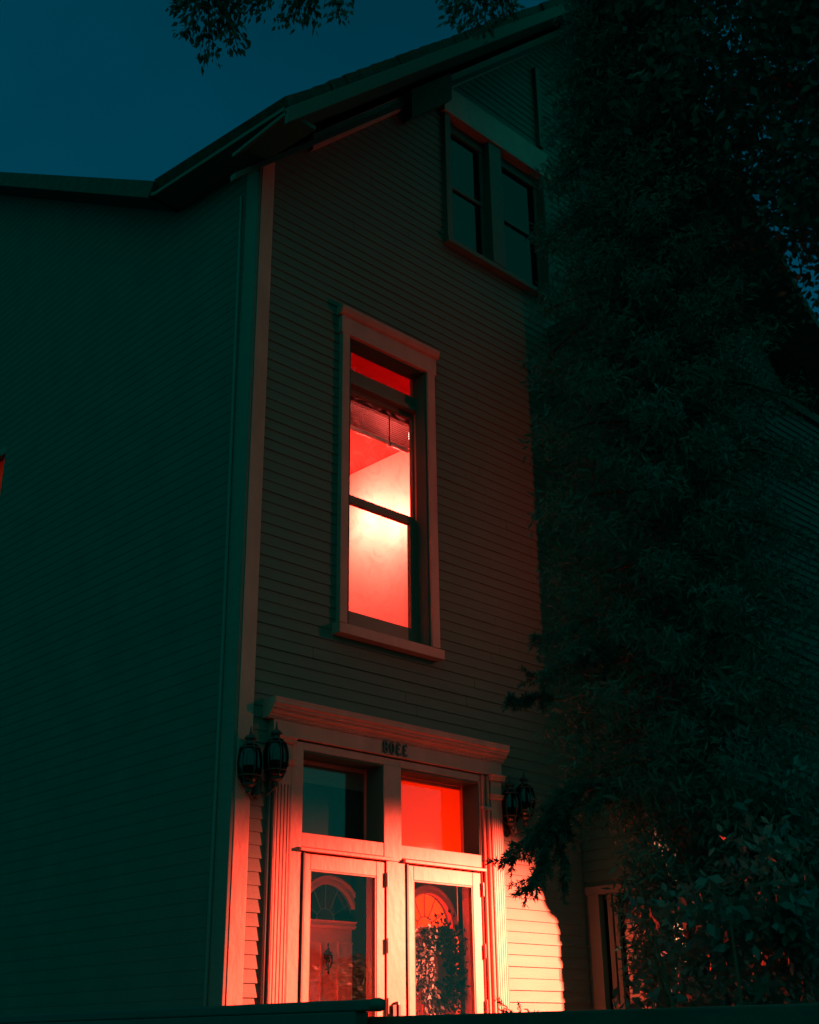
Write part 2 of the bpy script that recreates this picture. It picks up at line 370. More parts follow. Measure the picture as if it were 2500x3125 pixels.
bl = thing('window_blind', 'raised slatted blind bunched at the top of the glowing red window', 'blind', (5.64, 6.2, 6.06))
hb = B(5.26, 6.03, 6.18, 6.215, 6.03, 6.075).build('head_rail', M_BLIND, bl, .002)
sl = MB()
for i in range(11):
    z = 6.00 - i * .0168; sl.prism([(6.178, z), (6.212, z + .004), (6.211, z + .008), (6.177, z + .004)], lambda u, v, t: (t, u, v), 5.27, 6.02)
sl.build('slats', M_BLIND, bl)
B(5.27, 6.02, 6.182, 6.212, 5.795, 5.822).build('bottom_rail', mat('rail_highlight', (.7, .55, .5), .25, .5), bl, .004)  # paler glossy colour puts the bottom highlights into the rail
MB().tube([(5.80, 6.18, 6.03), (5.80, 6.18, 5.80)], .004).lathe(5.80, 6.178, [(.006, 5.80), (.014, 5.795), (.014, 5.775), (.006, 5.77)], 8).build('pull_cord', M_IRON, bl)

tl = thing('floor_lamp', 'lamp standing in the red room behind the left window jamb', 'lamp', (6.88, 7.93, 3.945))
MB().lathe(6.88, 7.93, [(.14, 3.946), (.14, 3.97), (.02, 3.99), (.012, 4.2), (.012, 5.92), (.03, 5.96)]).build('stand', M_BRASS, tl, smooth=True)

cf = thing('blind_highlight', 'small added glow standing in for the highlight under the raised blind', 'added glow', (6.898, 7.175, 6.66))
MB().lathe(6.898, 7.175, [(.05, 6.664), (.06, 6.65), (.05, 6.635)], 16).build('base', M_BRASS, cf, smooth=True)
MB().lathe(6.898, 7.175, [(.045, 6.634), (.075, 6.61), (.06, 6.575), (.01, 6.56)], 16).build('highlight_glow', M_GLOW, cf, smooth=True)  # added glowing piece in place of the bright streak below the blind

# ---------------- attic window (double)
att = B(6.32, 6.392, 5.955, 6.10, 7.86, 9.30).box(6.895, 7.062, 5.955, 6.10, 7.88, 9.20).box(7.66, 7.74, 5.955, 6.10, 7.86, 9.30).build('window', M_SID, house, .004)
sub(B(6.30, 7.76, 5.935, 6.05, 9.20, 9.50), 'head_board', M_TRIM, att, bevel=.004)
sub(MB().prism([(5.93, 7.80), (5.93, 7.845), (6.10, 7.86), (6.10, 7.80)], lambda u, v, t: (t, u, v), 6.30, 7.76), 'sill', M_SID, att)
for xa, xb in ((6.392, 6.895), (7.062, 7.66)):
    sub(B(xa, xa + .04, 6.04, 6.075, 7.86, 9.2).box(xb - .04, xb, 6.04, 6.075, 7.86, 9.2).box(xa, xb, 6.03, 6.075, 9.10, 9.2).box(xa, xb, 6.035, 6.075, 8.49, 8.525).box(xa, xb, 6.04, 6.075, 7.86, 7.92), 'sash', M_SID, att, bevel=.003)
    sub(B(xa + .03, xb - .03, 6.056, 6.06, 7.9, 9.12), 'pane', glass_mat('attic_pane', 0, .05, (.25, .28, .3)), att)
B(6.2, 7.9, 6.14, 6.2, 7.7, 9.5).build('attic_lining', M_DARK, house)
B(7.60, 7.66, 5.95, 6.0, 9.52, 10.5).build('gable_post', M_SID, house)

# ---------------- side window on the wall facing left
sw = MB().box(4.34, 4.40, 10.30, 10.4, 5.2, 6.56).box(4.34, 4.40, 9.655, 10.3, 6.48, 6.56).box(4.33, 4.40, 9.655, 10.4, 5.12, 5.2).build('window', M_SID, house, .003)
sub(B(4.42, 4.424, 9.60, 10.42, 5.15, 6.55), 'shade', M_CURT, sw)
B(4.5, 5.4, 9.5, 9.55, 5.1, 6.6).box(4.5, 5.4, 10.5, 10.55, 5.1, 6.6).box(5.4, 5.45, 9.5, 10.55, 5.1, 6.6).box(4.45, 5.45, 9.5, 10.55, 6.6, 6.64).box(4.45, 5.45, 9.5, 10.55, 5.06, 5.1).build('side_room_wall', M_ROOM, house)

# ---------------- entrance
ent = MB()                                            # frame members, face y = 5.965
FY = 5.965
ent.box(4.792, 4.885, FY, 6.16, .6, 3.33).box(6.492, 6.585, FY, 6.16, .6, 3.33)        # outer jambs
ent.box(5.590, 5.757, FY, 6.16, .6, 2.665)                                             # post between the doors
ent.box(5.567, 5.724, FY - .004, 6.16, 2.665, 3.283)                                   # mullion between transoms
ent.box(4.885, 5.567, FY, 6.16, 3.283, 3.332).box(5.724, 6.492, FY, 6.16, 3.283, 3.332).box(5.567, 5.724, FY, 6.16, 3.283, 3.33)
ent.box(4.885, 5.567, FY, 6.16, 2.690, 2.775).box(5.724, 6.492, FY, 6.16, 2.690, 2.775)
entf = ent.build('door_surround', M_TRIM, house, .003)
sub(MB().prism([(FY - .004, 2.688), (FY - .03, 2.680), (FY - .03, 2.664), (FY + .05, 2.664), (FY + .05, 2.688)], lambda u, v, t: (t, u, v), 4.86, 5.62), 'drip_cap', M_TRIM, entf)
sub(MB().prism([(FY - .004, 2.688), (FY - .03, 2.680), (FY - .03, 2.664), (FY + .05, 2.664), (FY + .05, 2.688)], lambda u, v, t: (t, u, v), 5.735, 6.51), 'drip_cap', M_TRIM, entf)
# frieze board with the numbers, crown moulding
B(4.598, 6.672, 5.945, 6.05, 3.330, 3.428).build('entrance_frieze', M_TRIM, house, .003)
prof = [(5.930, 3.428), (5.930, 3.436), (5.912, 3.438), (5.912, 3.447), (5.888, 3.452), (5.870, 3.464), (5.870, 3.474), (5.842, 3.477), (5.842, 3.490), (5.818, 3.496), (5.812, 3.504), (5.812, 3.524), (5.806, 3.526), (5.806, 3.534), (6.05, 3.545), (6.05, 3.428)]
MB().prism([((5.95 - (5.95 - a) * .58) if a < 6 else a, b + (b - 3.428) * .10) for a, b in prof], lambda u, v, t: (t, u, v), 4.545, 6.685).build('crown_moulding', M_TRIM, house)
# fluted pilasters
for xa, xb in ((4.664, 4.790), (6.587, 6.700)):
    p = MB(); wd = xb - xa; nf = 4; p.box(xa, xb, 5.955, 6.05, .6, 3.10 if xa > 5 else 3.10)
    for i in range(nf + 1):
        cx = xa + .012 + (wd - .024) * i / nf
        p.box(cx - .0085, cx + .0085, 5.940, 5.9555, .8, 3.05)
    p.box(xa, xa + .008, 5.940, 5.9552, .8, 3.05).box(xb - .008, xb, 5.940, 5.9552, .8, 3.05).box(xa, xb, 5.9395, 5.9548, .6, .8).box(xa, xb, 5.9395, 5.9548, 3.05, 3.345)
    po = p.box(xa, xb, 5.955, 6.05, 3.10, 3.345).build('pilaster', M_TRIM, house)
    sub(MB().prism([(5.935, 3.17), (5.92, 3.178), (5.922, 3.188), (5.915, 3.20), (5.93, 3.21), (6.04, 3.21), (6.04, 3.17)], lambda u, v, t: (t, u, v), xa - .015, xb + .015), 'capital', M_TRIM, po)
    sub(MB().prism([(5.935, 3.30), (5.92, 3.308), (5.918, 3.322), (5.905, 3.335), (5.905, 3.344), (6.04, 3.344), (6.04, 3.30)], lambda u, v, t: (t, u, v), xa - .018, xb + .018), 'capital', M_TRIM, po)
MB().tube([(4.640, 5.965, .6), (4.640, 5.965, 3.345)], .013, 10).build('conduit', M_PIPE, house, smooth=True)
MB().tube([(6.517, 5.955, .6), (6.517, 5.955, 3.33)], .010, 8).tube([(6.566, 5.955, .6), (6.566, 5.955, 3.33)], .012, 8).box(6.500, 6.584, 5.938, 5.966, 3.09, 3.112).build('jamb_bead', M_TRIM, house, smooth=False)
# storm doors
def storm(x0, x1, gx0, gx1, gz1, nm, lab):
    yf, yb = 5.975, 6.01
    d = MB().box(x0, gx0, yf, yb, .62, 2.655).box(gx1, x1, yf, yb, .62, 2.655).box(gx0, gx1, yf, yb, gz1, 2.655).box(gx0, gx1, yf, yb, .62, .95)
    o = d.build(nm, M_TRIM, house, .004); o['label'] = lab
    sub(B(gx0 - .008, gx1 + .008, 5.992, 5.995, .94, gz1 + .008), 'pane', M_GLASS, o)
    bead = MB()
    for a, b in ((gx0 - .0, gx0 + .008), (gx1 - .008, gx1)): bead.box(a, b, yf + .004, yb - .002, .95, gz1)
    bead.box(gx0 + .008, gx1 - .008, yf + .004, yb - .002, gz1 - .008, gz1)
    sub(bead, 'glazing_bead', M_SASH, o)
    for z in (1.0, 1.35, 1.75, 2.1, 2.5): sub(B(x1 + .004, x1 + .010, 5.955, 5.964, z, z + .09), 'hinge', M_PIPE, o)
    sub(MB().box(x0 - .020, x0 - .013, 5.955, 5.99, .62, 2.655).box(x0 - .009, x0 - .003, 5.96, 6.0, .62, 2.655), 'hinge_strip', M_SID, o)
    return o
storm(4.915, 5.588, 4.967, 5.512, 2.562, 'storm_door', 'left storm door with dark glass')
storm(5.785, 6.488, 5.843, 6.405, 2.562, 'storm_door', 'right storm door with wreath behind its glass')
# latch handle just above the railing
sub(MB().box(5.62, 5.66, 5.94, 5.965, 1.72, 1.80).lathe(5.665, 5.95, [(.012, 1.70), (.02, 1.72), (.02, 1.80), (.012, 1.82)], 10), 'door_latch', M_IRON, entf)
# vestibule behind the storm doors
ve = MB().box(4.60, 5.0 - .07, 6.161, 6.30, .6, 3.3).box(5.545, 5.79, 6.161, 6.30, .6, 2.70).box(6.55, 6.75, 6.161, 6.30, .6, 2.70).box(4.93, 5.545, 6.161, 6.30, 2.62, 2.70).box(5.79, 6.55, 6.161, 6.30, 2.62, 2.70)
ve.build('vestibule_wall', M_DARK, house)  # recess shade is put into the wall colour
def inner_door(cx, lab, lit):
    hw = .225; yd = 6.285; zc = 2.30
    x0, x1 = cx - .29, cx + .29
    d = MB().box(x0 + .035, x1 - .035, yd, yd + .04, .62, zc - .03)
    # raised panels below
    for a, b in ((cx - .22, cx - .06), (cx + .10, cx + .22)):
        d.box(a, b, yd - .006, yd + .002, 1.2, 2.165)
    o = d.build('inner_door', M_DOOR, house, .003); o['label'] = lab
    fl = MB()                                         # panel field frames
    for a, b in ((cx - .22, cx - .06), (cx + .10, cx + .22)):
        fl.box(a - .012, a, yd - .012, yd, 1.19, 2.177).box(b, b + .012, yd - .012, yd, 1.19, 2.177).box(a, b, yd - .012, yd, 2.165, 2.177)
    sub(fl, 'panel_moulding', M_DOOR, o)
    sub(MB().prism([(yd - .03, zc - .045), (yd - .045, zc - .03), (yd - .035, zc - .015), (yd - .055, zc), (yd + .03, zc), (yd + .03, zc - .045)], lambda u, v, t: (t, u, v), x0, x1), 'lintel_moulding', M_DOOR, o)
    # wall with arched opening as ring segments
    n = 20; arc = [math.pi * i / n for i in range(n + 1)]
    wl = MB(); ro = .40
    for i in range(n):
        a, b = arc[i], arc[i + 1]
        def sq(t):
            c, s_ = math.cos(t), math.sin(t); k = min((.31) / max(abs(c), 1e-4), .36 / max(abs(s_), 1e-4)); return c * k, s_ * k
        p = [(cx + hw * math.cos(a), zc + hw * math.sin(a)), (cx + sq(a)[0], zc + sq(a)[1]), (cx + sq(b)[0], zc + sq(b)[1]), (cx + hw * math.cos(b), zc + hw * math.sin(b))]
        wl.prism(p, lambda u, v, t: (u, t, v), yd + .005, yd + .05)
    sub(wl, 'arch_wall', M_SASH, o)
    tr = MB()
    for r0, r1, pr in ((hw, hw + .018, .03), (hw + .018, hw + .034, .022), (hw + .034, hw + .052, .035)):
        for i in range(n):
            a, b = arc[i], arc[i + 1]
            p = [(cx + r * math.cos(t), zc + r * math.sin(t)) for r, t in ((r0, a), (r1, a), (r1, b), (r0, b))]
            tr.prism(p, lambda u, v, t: (u, t, v), yd - pr, yd + .004)
    sub(tr, 'arch_trim', M_DOOR, o)
    mu = MB(); yy = yd + .02
    for t in (30, 62, 90, 118, 150):
        t = R(t); dx, dz = math.cos(t), math.sin(t)
        mu.tube([(cx + .075 * dx, yy, zc + .075 * dz), (cx + hw * dx, yy, zc + hw * dz)], .0038, 6)
    mu.tube([(cx + .075 * math.cos(t), yy, zc + .075 * math.sin(t)) for t in arc], .0038, 6)
    sub(mu, 'muntin', M_SASH, o)
    fp = [(cx + hw * 1.01 * math.cos(t), zc + hw * 1.01 * math.sin(t)) for t in arc]
    sub(MB().prism(fp, lambda u, v, t: (u, t, v), yy + .006, yy + .009), 'fanlight_pane', M_CURT if lit else glass_mat('dark_fan_glass', 0, .1, (.3, .3, .3)), o)
    return o
kd = inner_door(5.335, 'left inner door with brass knocker', False)
rd = inner_door(6.225, 'right inner door with glowing orange fanlight', True)
# knocker (urn shaped) on the left door
kx, ky = 5.322, 6.255
kn = MB().lathe(kx, ky, [(.003, 2.165), (.006, 2.150), (.003, 2.140), (.009, 2.128), (.005, 2.118), (.022, 2.108), (.028, 2.098), (.026, 2.09)], 12)
kn.lathe(kx, ky, [(.010, 2.082), (.013, 2.07), (.012, 2.055), (.006, 2.05)], 10)
for s in (-1, 1): kn.tube([(kx + s * .026, ky - .004, 2.096), (kx + s * .029, ky - .008, 2.072), (kx + s * .024, ky - .010, 2.045), (kx + s * .010, ky - .008, 2.022), (kx, ky - .006, 2.015)], .0045, 8)
for s in (-1, 1): kn.tube([(kx + s * .013, ky - .008, 2.096), (kx + s * .016, ky - .016, 2.06), (kx + s * .006, ky - .012, 2.022)], .003, 8)
kn.lathe(kx, ky - .005, [(.004, 2.022), (.009, 2.012), (.004, 2.0), (.007, 1.992), (.002, 1.98)], 10)
kn.tube([(kx, ky + .025, 2.12), (kx, ky, 2.12)], .005, 6).tube([(kx, ky + .025, 2.01), (kx, ky, 2.01)], .005, 6)
sub(kn, 'door_knocker', M_NUM, kd, smooth=True)
# transom lights
def transom(x0, x1, mglass, lit):
    z0, z1 = 2.775, 3.283
    o = sub(B(x0, x1, 6.145, 6.16, z1 - .035, z1 - .012), 'transom_head', M_TRIM, entf)
    sub(B(x0, x1, 6.12, 6.16, z0, z0 + .012), 'transom_sill', M_TRIM, entf)
    sub(B(x1 - .010, x1 - .0005, FY + .006, 6.12, z0 + .002, z1 - .012), 'reveal_shade', M_SIDE, entf)  # dark strips added in the opening as the shade of its sides
    sub(B(x0, x1 - .0105, FY + .006, 6.144, z1 - .011, z1 - .0005), 'reveal_shade', M_SIDE, entf)
    sub(B(x0, x1, 6.152, 6.154, z0 + .012, z1 - .035), 'transom_pane', mglass, entf)
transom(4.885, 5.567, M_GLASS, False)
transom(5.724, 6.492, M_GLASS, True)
B(5.60, 6.62, 6.20, 6.203, 2.72, 3.33).build('transom_shade', M_CURT, house)
B(4.86, 5.59, 6.164, 6.167, 3.12, 3.30).build('transom_shade', M_SHADE, house)
B(4.86, 5.60, 6.17, 6.174, 2.71, 3.32).build('transom_dark_backing', M_DARK, house)  # dark sheet added so the left transom stays in shade
# hall lining
hl = MB().box(6.9, 6.95, 6.31, 8.2, .6, 3.5).box(5.60, 5.63, 6.31, 8.2, .6, 3.5).box(5.6, 6.95, 8.2, 8.25, .6, 3.5).box(5.6, 6.95, 6.16, 8.25, 3.5, 3.55).box(5.6, 6.95, 6.31, 8.25, .55, .6)
hl.box(6.63, 6.95, 6.161, 6.20, .6, 3.5).box(5.6, 6.9, 6.21, 6.24, 3.34, 3.5)
hl.build('hall_wall', M_ROOM, house)
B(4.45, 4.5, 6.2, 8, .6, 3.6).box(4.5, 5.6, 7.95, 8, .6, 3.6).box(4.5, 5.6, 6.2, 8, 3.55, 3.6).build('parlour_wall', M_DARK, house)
# numbers
def digits(txt):
    mb = MB()
    segs = {'8': 'abcdefg', '0': 'abcdef', '3': 'abgcd'}
    return mb
cu = bpy.data.curves.new('house_number', 'FONT'); cu.body = '3308'; cu.size = .118; cu.extrude = .004; cu.offset = .0018; cu.space_character = 1.25; cu.align_x = 'CENTER'
tmp = bpy.data.objects.new('tmp_text', cu); COL.objects.link(tmp); bpy.context.view_layer.update()
me = bpy.data.meshes.new_from_object(tmp.evaluated_get(bpy.context.evaluated_depsgraph_get()))
bpy.data.objects.remove(tmp)
co = np.empty(len(me.vertices) * 3, 'f'); me.vertices.foreach_get('co', co); co = co.reshape(-1, 3)
wx = co[:, 0].max() - co[:, 0].min(); cxm = (co[:, 0].max() + co[:, 0].min()) / 2
nx = 5.612 - (co[:, 0] - cxm) * .218 / wx                 # mirror image, as the picture shows it
zmin = co[:, 1].min(); zh = co[:, 1].max() - zmin
nz = 3.340 + (co[:, 1] - zmin) * .084 / zh; ny = 5.938 - co[:, 2]
me.vertices.foreach_set('co', np.stack([nx, ny, nz], 1).astype('f').ravel()); me.update()
bm = bmesh.new(); bm.from_mesh(me); bmesh.ops.recalc_face_normals(bm, faces=bm.faces); bm.to_mesh(me); bm.free()
me.name = 'house_number'; me.materials.clear(); me.materials.append(M_NUM)
no = bpy.data.objects.new('house_number', me); COL.objects.link(no); no.parent = house; no.matrix_parent_inverse = Matrix.Translation(house.location).inverted(); no['label'] = 'black house number on the board above the doors'

# ---------------- projecting wing on the right
wing = MB(); k = 0
while k * EXP < 7.4:
    z0 = k * EXP; z1 = z0 + EXP
    segs = [(5.25, 5.985)]
    if z1 > 1.45 and z0 < 2.56: segs = [(5.25, 5.40), (5.93, 5.985)]
    for a, b in segs: wing.prism([(7.6 - .013, z0), (7.6, z1), (7.66, z1), (7.66, z0)], lambda u, v, t: (u, t, v), a, b)
    wing.prism([(5.25 - .013, z0), (5.25, z1), (5.31, z1), (5.31, z0)], lambda u, v, t: (t, u, v), 7.66, 12.0)
    k += 1
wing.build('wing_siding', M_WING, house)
B(7.6, 12.0, 5.2, 6.0, 7.4, 7.5).build('wing_roof', M_ROOF, house)
B(11.95, 12.0, 5.31, 5.99, 0, 7.4).build('wing_end_wall', M_SIDE, house)
wwin = B(7.575, 7.66, 5.85, 5.95, 1.40, 2.57).box(7.575, 7.66, 5.36, 5.44, 1.40, 2.57).box(7.57, 7.66, 5.34, 5.97, 2.57, 2.63).box(7.565, 7.66, 5.34, 5.97, 1.36, 1.40).build('window', M_SIDE, house, .003)
sub(B(7.61, 7.64, 5.76, 5.80, 1.40, 2.57).box(7.60, 7.63, 5.70, 5.735, 1.40, 2.57).box(7.61, 7.64, 5.44, 5.48, 1.4, 2.57), 'sash', M_SIDE, wwin)
sub(B(7.635, 7.64, 5.44, 5.85, 1.4, 2.57), 'pane', glass_mat('wing_pane', 0, .1, (.15, .15, .15)), wwin)
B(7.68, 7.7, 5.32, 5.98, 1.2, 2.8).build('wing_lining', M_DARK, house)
# scrolled bracket added on the wing corner, shaped to cast the curved shadow edge
bp_ = [(7.6, 2.80), (7.588, 2.815), (7.588, 2.835), (7.575, 2.85), (7.540, 2.865), (7.510, 2.895), (7.495, 2.93), (7.490, 2.955), (7.470, 2.975), (7.445, 3.03), (7.45, 3.08), (7.45, 3.50), (7.6, 3.50)]
bp_ = [(7.6 - (7.6 - a) * .86, 2.69 + (b - 2.85) * .9 if b < 3.2 else b) for a, b in bp_]
MB().prism(bp_, lambda u, v, t: (u, t, v), 5.24, 5.30).build('shadow_bracket', M_WING, house)

# porch deck and steps (below the frame)
pd = thing('porch', 'low wooden porch deck in front of the double doors', 'porch', (5.6, 5.4, 0))
B(4.4, 7.2, 4.9, 5.94, .5, .58).build('deck', M_DECK, pd, .005)
B(4.5, 7.1, 5.0, 5.9, 0, .5).build('base', M_CONC, pd)
B(4.9, 6.6, 4.6, 4.9, .0, .38).box(4.9, 6.6, 4.3, 4.6, 0, .19).build('step', M_DECK, pd)

# ---------------- wall lanterns
def lantern(cx, cz, dx, label, sc=1.0):
    """cz = finial tip height of the outer head; two globes on one scrolled iron bracket"""
    t = thing('wall_lantern', label, 'lantern', (cx - dx / 2, 5.985, cz - .3), 'pair of twin iron lanterns beside the front doors')
    for hx, hz, yy in ((cx, cz, 5.885), (cx - dx, cz - .05, 5.915)):
        L = lambda pr: [(r * sc, hz - h * sc) for h, r in pr]
        MB().lathe(hx, yy, L([(0, .002), (.02, .006), (.035, .006), (.045, .010), (.052, .006), (.056, .022), (.068, .034), (.078, .036), (.086, .022), (.10, .024), (.112, .038)]), 14).build('cap', M_IRON, t, smooth=True)
        MB().lathe(hx, yy, L([(.114, .036), (.14, .058), (.18, .070), (.22, .074), (.27, .070), (.31, .056), (.34, .040)]), 20).build('glass_globe', M_GLASSL, t, smooth=True)
        cage = MB()
        for k in range(6):
            a = 2 * math.pi * k / 6 + .3
            cage.tube([(hx + r * sc * math.cos(a), yy + r * sc * math.sin(a), hz - h * sc) for h, r in ((.110, .037), (.14, .061), (.18, .073), (.22, .077), (.27, .073), (.31, .059), (.345, .042))], .0045 * sc, 6)
        for h, r in ((.135, .060), (.30, .064)):
            cage.tube([(hx + r * sc * math.cos(2 * math.pi * k / 20), yy + r * sc * math.sin(2 * math.pi * k / 20), hz - h * sc) for k in range(21)], .0045 * sc, 6)
        cage.build('cage', M_IRON, t)
        MB().lathe(hx, yy, L([(.34, .042), (.35, .044), (.36, .030), (.372, .014), (.382, .020), (.394, .016), (.404, .003)]), 14).build('base_cup', M_IRON, t, smooth=True)
        MB().lathe(hx, yy, L([(.20, .010), (.21, .012), (.26, .012), (.33, .012)]), 10).build('candle_tube', M_IRON, t)
    mx = cx - dx / 2
    MB().lathe(mx, 5.955, [(.012, cz - .47), (.030, cz - .45), (.034, cz - .36), (.020, cz - .33)], 12).tube([(cx, 5.885, cz - .395 * sc), (cx - dx * .2, 5.92, cz - .44), (mx, 5.95, cz - .42), (cx - dx * .8, 5.93, cz - .47), (cx - dx, 5.915, cz - .05 - .395 * sc)], .009).build('wall_bracket', M_IRON, t)
    return t
lantern(4.572, 3.392, .17, 'twin iron lantern with glass globes left of the doors, next to the corner board')
lantern(6.845, 3.395, .125, 'twin iron lantern right of the doors, half hidden by evergreen branches', .98)

# ---------------- foliage helpers
def leaf_cloud(name, material, parent, pts, size, aspect=.5, droop=.0, jitter=.3, dirs=None):
    """one mesh of folded leaf quads at pts (n,3)"""
    n = len(pts); pts = np.asarray(pts, float)
    d = rng.normal(size=(n, 3)) if dirs is None else dirs + rng.normal(size=(n, 3)) * jitter
    d[:, 2] -= droop; d /= np.linalg.norm(d, axis=1)[:, None] + 1e-9
    u = np.cross(d, rng.normal(size=(n, 3))); u /= np.linalg.norm(u, axis=1)[:, None] + 1e-9
    w = np.cross(d, u)
    s = size * rng.uniform(.6, 1.3, n)[:, None]; a = aspect
    v = np.stack([pts, pts + d * s * .45 + u * s * a * .5 + w * s * .06, pts + d * s, pts + d * s * .45 - u * s * a * .5 + w * s * .06], 1).reshape(-1, 3)
    me = bpy.data.meshes.new(name); me.vertices.add(4 * n); me.vertices.foreach_set('co', v.astype('f').ravel())
    me.loops.add(4 * n); me.loops.foreach_set('vertex_index', np.arange(4 * n, dtype='i'))
    me.polygons.add(n); me.polygons.foreach_set('loop_start', np.arange(0, 4 * n, 4, dtype='i'))
    me.update(calc_edges=True); me.validate(); me.materials.append(material)
    o = bpy.data.objects.new(name, me); COL.objects.link(o)
    if parent is not None: o.parent = parent; o.matrix_parent_inverse = Matrix.Translation(parent.location).inverted()
    return o
def clumps(centres, radii, n_per, flat=.7):
    out = []
    for c, r in zip(centres, radii):
        q = rng.normal(size=(n_per, 3)); q /= np.linalg.norm(q, axis=1)[:, None]; q *= (rng.uniform(0, 1, n_per) ** .45)[:, None] * r; q[:, 2] *= flat
        out.append(q + c)
    return np.concatenate(out)
def ellipsoid_pts(c, r, n, shell=.5):
    q = rng.normal(size=(n, 3)); q /= np.linalg.norm(q, axis=1)[:, None]; q *= (rng.uniform(shell ** 3, 1, n) ** (1 / 3))[:, None]
    return q * np.array(r) + np.array(c)

# sprays of an evergreen: drooping twigs with needle tufts
def spray(mb_tw, base, direction, length, sub_n=7, pts=None, dirs=None, drop=.25):
    b = Vector(base); d = Vector(direction).normalized(); chain = [b]
    st = 8
    for i in range(st):
        d = (d + Vector((random.uniform(-.12, .12), random.uniform(-.12, .12), -drop / st * 2 + random.uniform(-.08, .08)))).normalized()
        b = b + d * length / st; chain.append(b.copy())
    mb_tw.tube(chain, [.008 * (1 - i / (st + 1)) + .0015 for i in range(st + 1)], 5)
    for i in range(1, st + 1):
        for s in range(3):
            q = chain[i]; dd = (d + Vector(rng.normal(size=3)) * .65 + Vector((0, 0, -.15))).normalized(); ll = length * random.uniform(.12, .30)
            mb_tw.tube([q, q + dd * ll * .5, q + dd * ll + Vector((0, 0, -ll * .15))], [.003, .002, .001], 4)
            for j in range(60):
                t = random.random(); pts.append(tuple(q + dd * ll * t + Vector((0, 0, -ll * .15 * t * t)))); dirs.append(tuple(dd * .8))
TR = {}
# evergreen standing right of the entrance, between the camera and the wing
ev = thing('evergreen_tree', 'tall dark evergreen tree with feathery drooping branches in front of the house', 'tree', (5.62, 3.62, 0))
MB().tube([(5.62, 3.62, 0), (5.60, 3.62, 2.5), (5.66, 3.60, 5.5), (5.62, 3.62, 9.2)], [.16, .13, .09, .02], 12).build('trunk', M_BARK, ev, smooth=True)
cc = []; rr = []
tw = MB()
for z in np.arange(2.75, 9.0, .22):
    rad = .84 * (1 - max(0, (z - 5)) / 6.5) * (.75 + .25 * min(1, (z - 2.4)))
    nb = 7
    for k in range(nb):
        a = 2 * math.pi * k / nb + z * 2.1; rl = rad * random.uniform(.7, 1.05)
        tw.tube([(5.62, 3.62, z + .25), (5.62 + math.cos(a) * rl * .6, 3.62 + math.sin(a) * rl * .6, z + .12), (5.62 + math.cos(a) * rl, 3.62 + math.sin(a) * rl, z - .1)], [.025, .014, .004], 5)
        for t in (.35, .62, .88): cc.append((5.62 + math.cos(a) * rl * t, 3.62 + math.sin(a) * rl * t, z + .15 - .22 * t)); rr.append(.21 - .05 * t)
for k in range(190):                                  # low skirt towards the back right
    q = np.array([random.uniform(5.0, 6.3), random.uniform(2.9, 4.1), random.uniform(1.75, 2.85)])
    if math.degrees(math.atan2(q[1], q[0])) < 35.9: cc.append(tuple(q)); rr.append(.2)
tw.build('limbs', M_BARK, ev)
P = clumps(np.array(cc), rr, 190, .8)
leaf_cloud('crown', M_NEED, ev, P, .060, .22, droop=.5)
tw2 = MB(); pts = []; dirs = []
# low feathery branches hanging in front of the lit siding and the right lantern
for z, a, ln in ((2.80, 158, .42), (3.5, 140, .45), (2.80, 145, .44), (3.45, 155, .50), (3.7, 150, .5), (2.78, 165, .36), (3.5, 165, .42)):
    ar = R(a); st = (5.62 + math.cos(ar) * .42, 3.62 + math.sin(ar) * .42, z)
    spray(tw2, st, (math.cos(ar), math.sin(ar), .05), ln, pts=pts, dirs=dirs, drop=.35)
for a, b, ln in (((4.93, 3.94, 2.72), (4.78, 4.18, 2.36), .46), ((4.91, 3.95, 2.66), (4.77, 4.18, 2.50), .42), ((4.93, 3.98, 2.62), (4.82, 4.15, 2.33), .38), ((4.88, 3.93, 3.2), (4.68, 4.07, 3.22), .24), ((4.95, 3.95, 2.66), (4.88, 4.08, 2.33), .36), ((4.97, 3.98, 2.8), (4.80, 4.15, 2.45), .40)):
    tw2.tube([(5.62, 3.62, a[2] + .1), ((5.62 + a[0]) / 2, (3.62 + a[1]) / 2, a[2] + .12), a], [.02, .012, .007], 5)
    spray(tw2, a, Vector(b) - Vector(a), ln, pts=pts, dirs=dirs, drop=.15)
tw2.build('low_branches', M_BARK, ev)
leaf_cloud('needle_sprays', M_NEED, ev, np.array(pts), .034, .2, dirs=np.array(dirs), jitter=.55)

# small juniper tip rising in front of the siding
def juniper(loc, h, r, label, cnt):
    t = thing('juniper_bush', label, 'bush', loc)
    tw = MB(); pts = []; dirs = []
    for k in range(cnt):
        a = random.uniform(0, 6.28); q = random.uniform(0, r)
        spray(tw, (loc[0] + math.cos(a) * q * .4, loc[1] + math.sin(a) * q * .4, h * random.uniform(.25, .6)), (math.cos(a) * .16, math.sin(a) * .16, 1.2), h * random.uniform(.35, .5) , pts=pts, dirs=dirs, drop=-.1)
    tw.tube([loc, (loc[0], loc[1], h * .6)], [.04, .02]).build('stems', M_BARK, t)
    leaf_cloud('foliage', M_NEED, t, np.array(pts), .026, .22, dirs=np.array(dirs), jitter=.5)
    return t
juniper((4.91, 4.10, 0), 1.98, .14, 'small juniper bush whose tips rise against the brightest siding', 14)

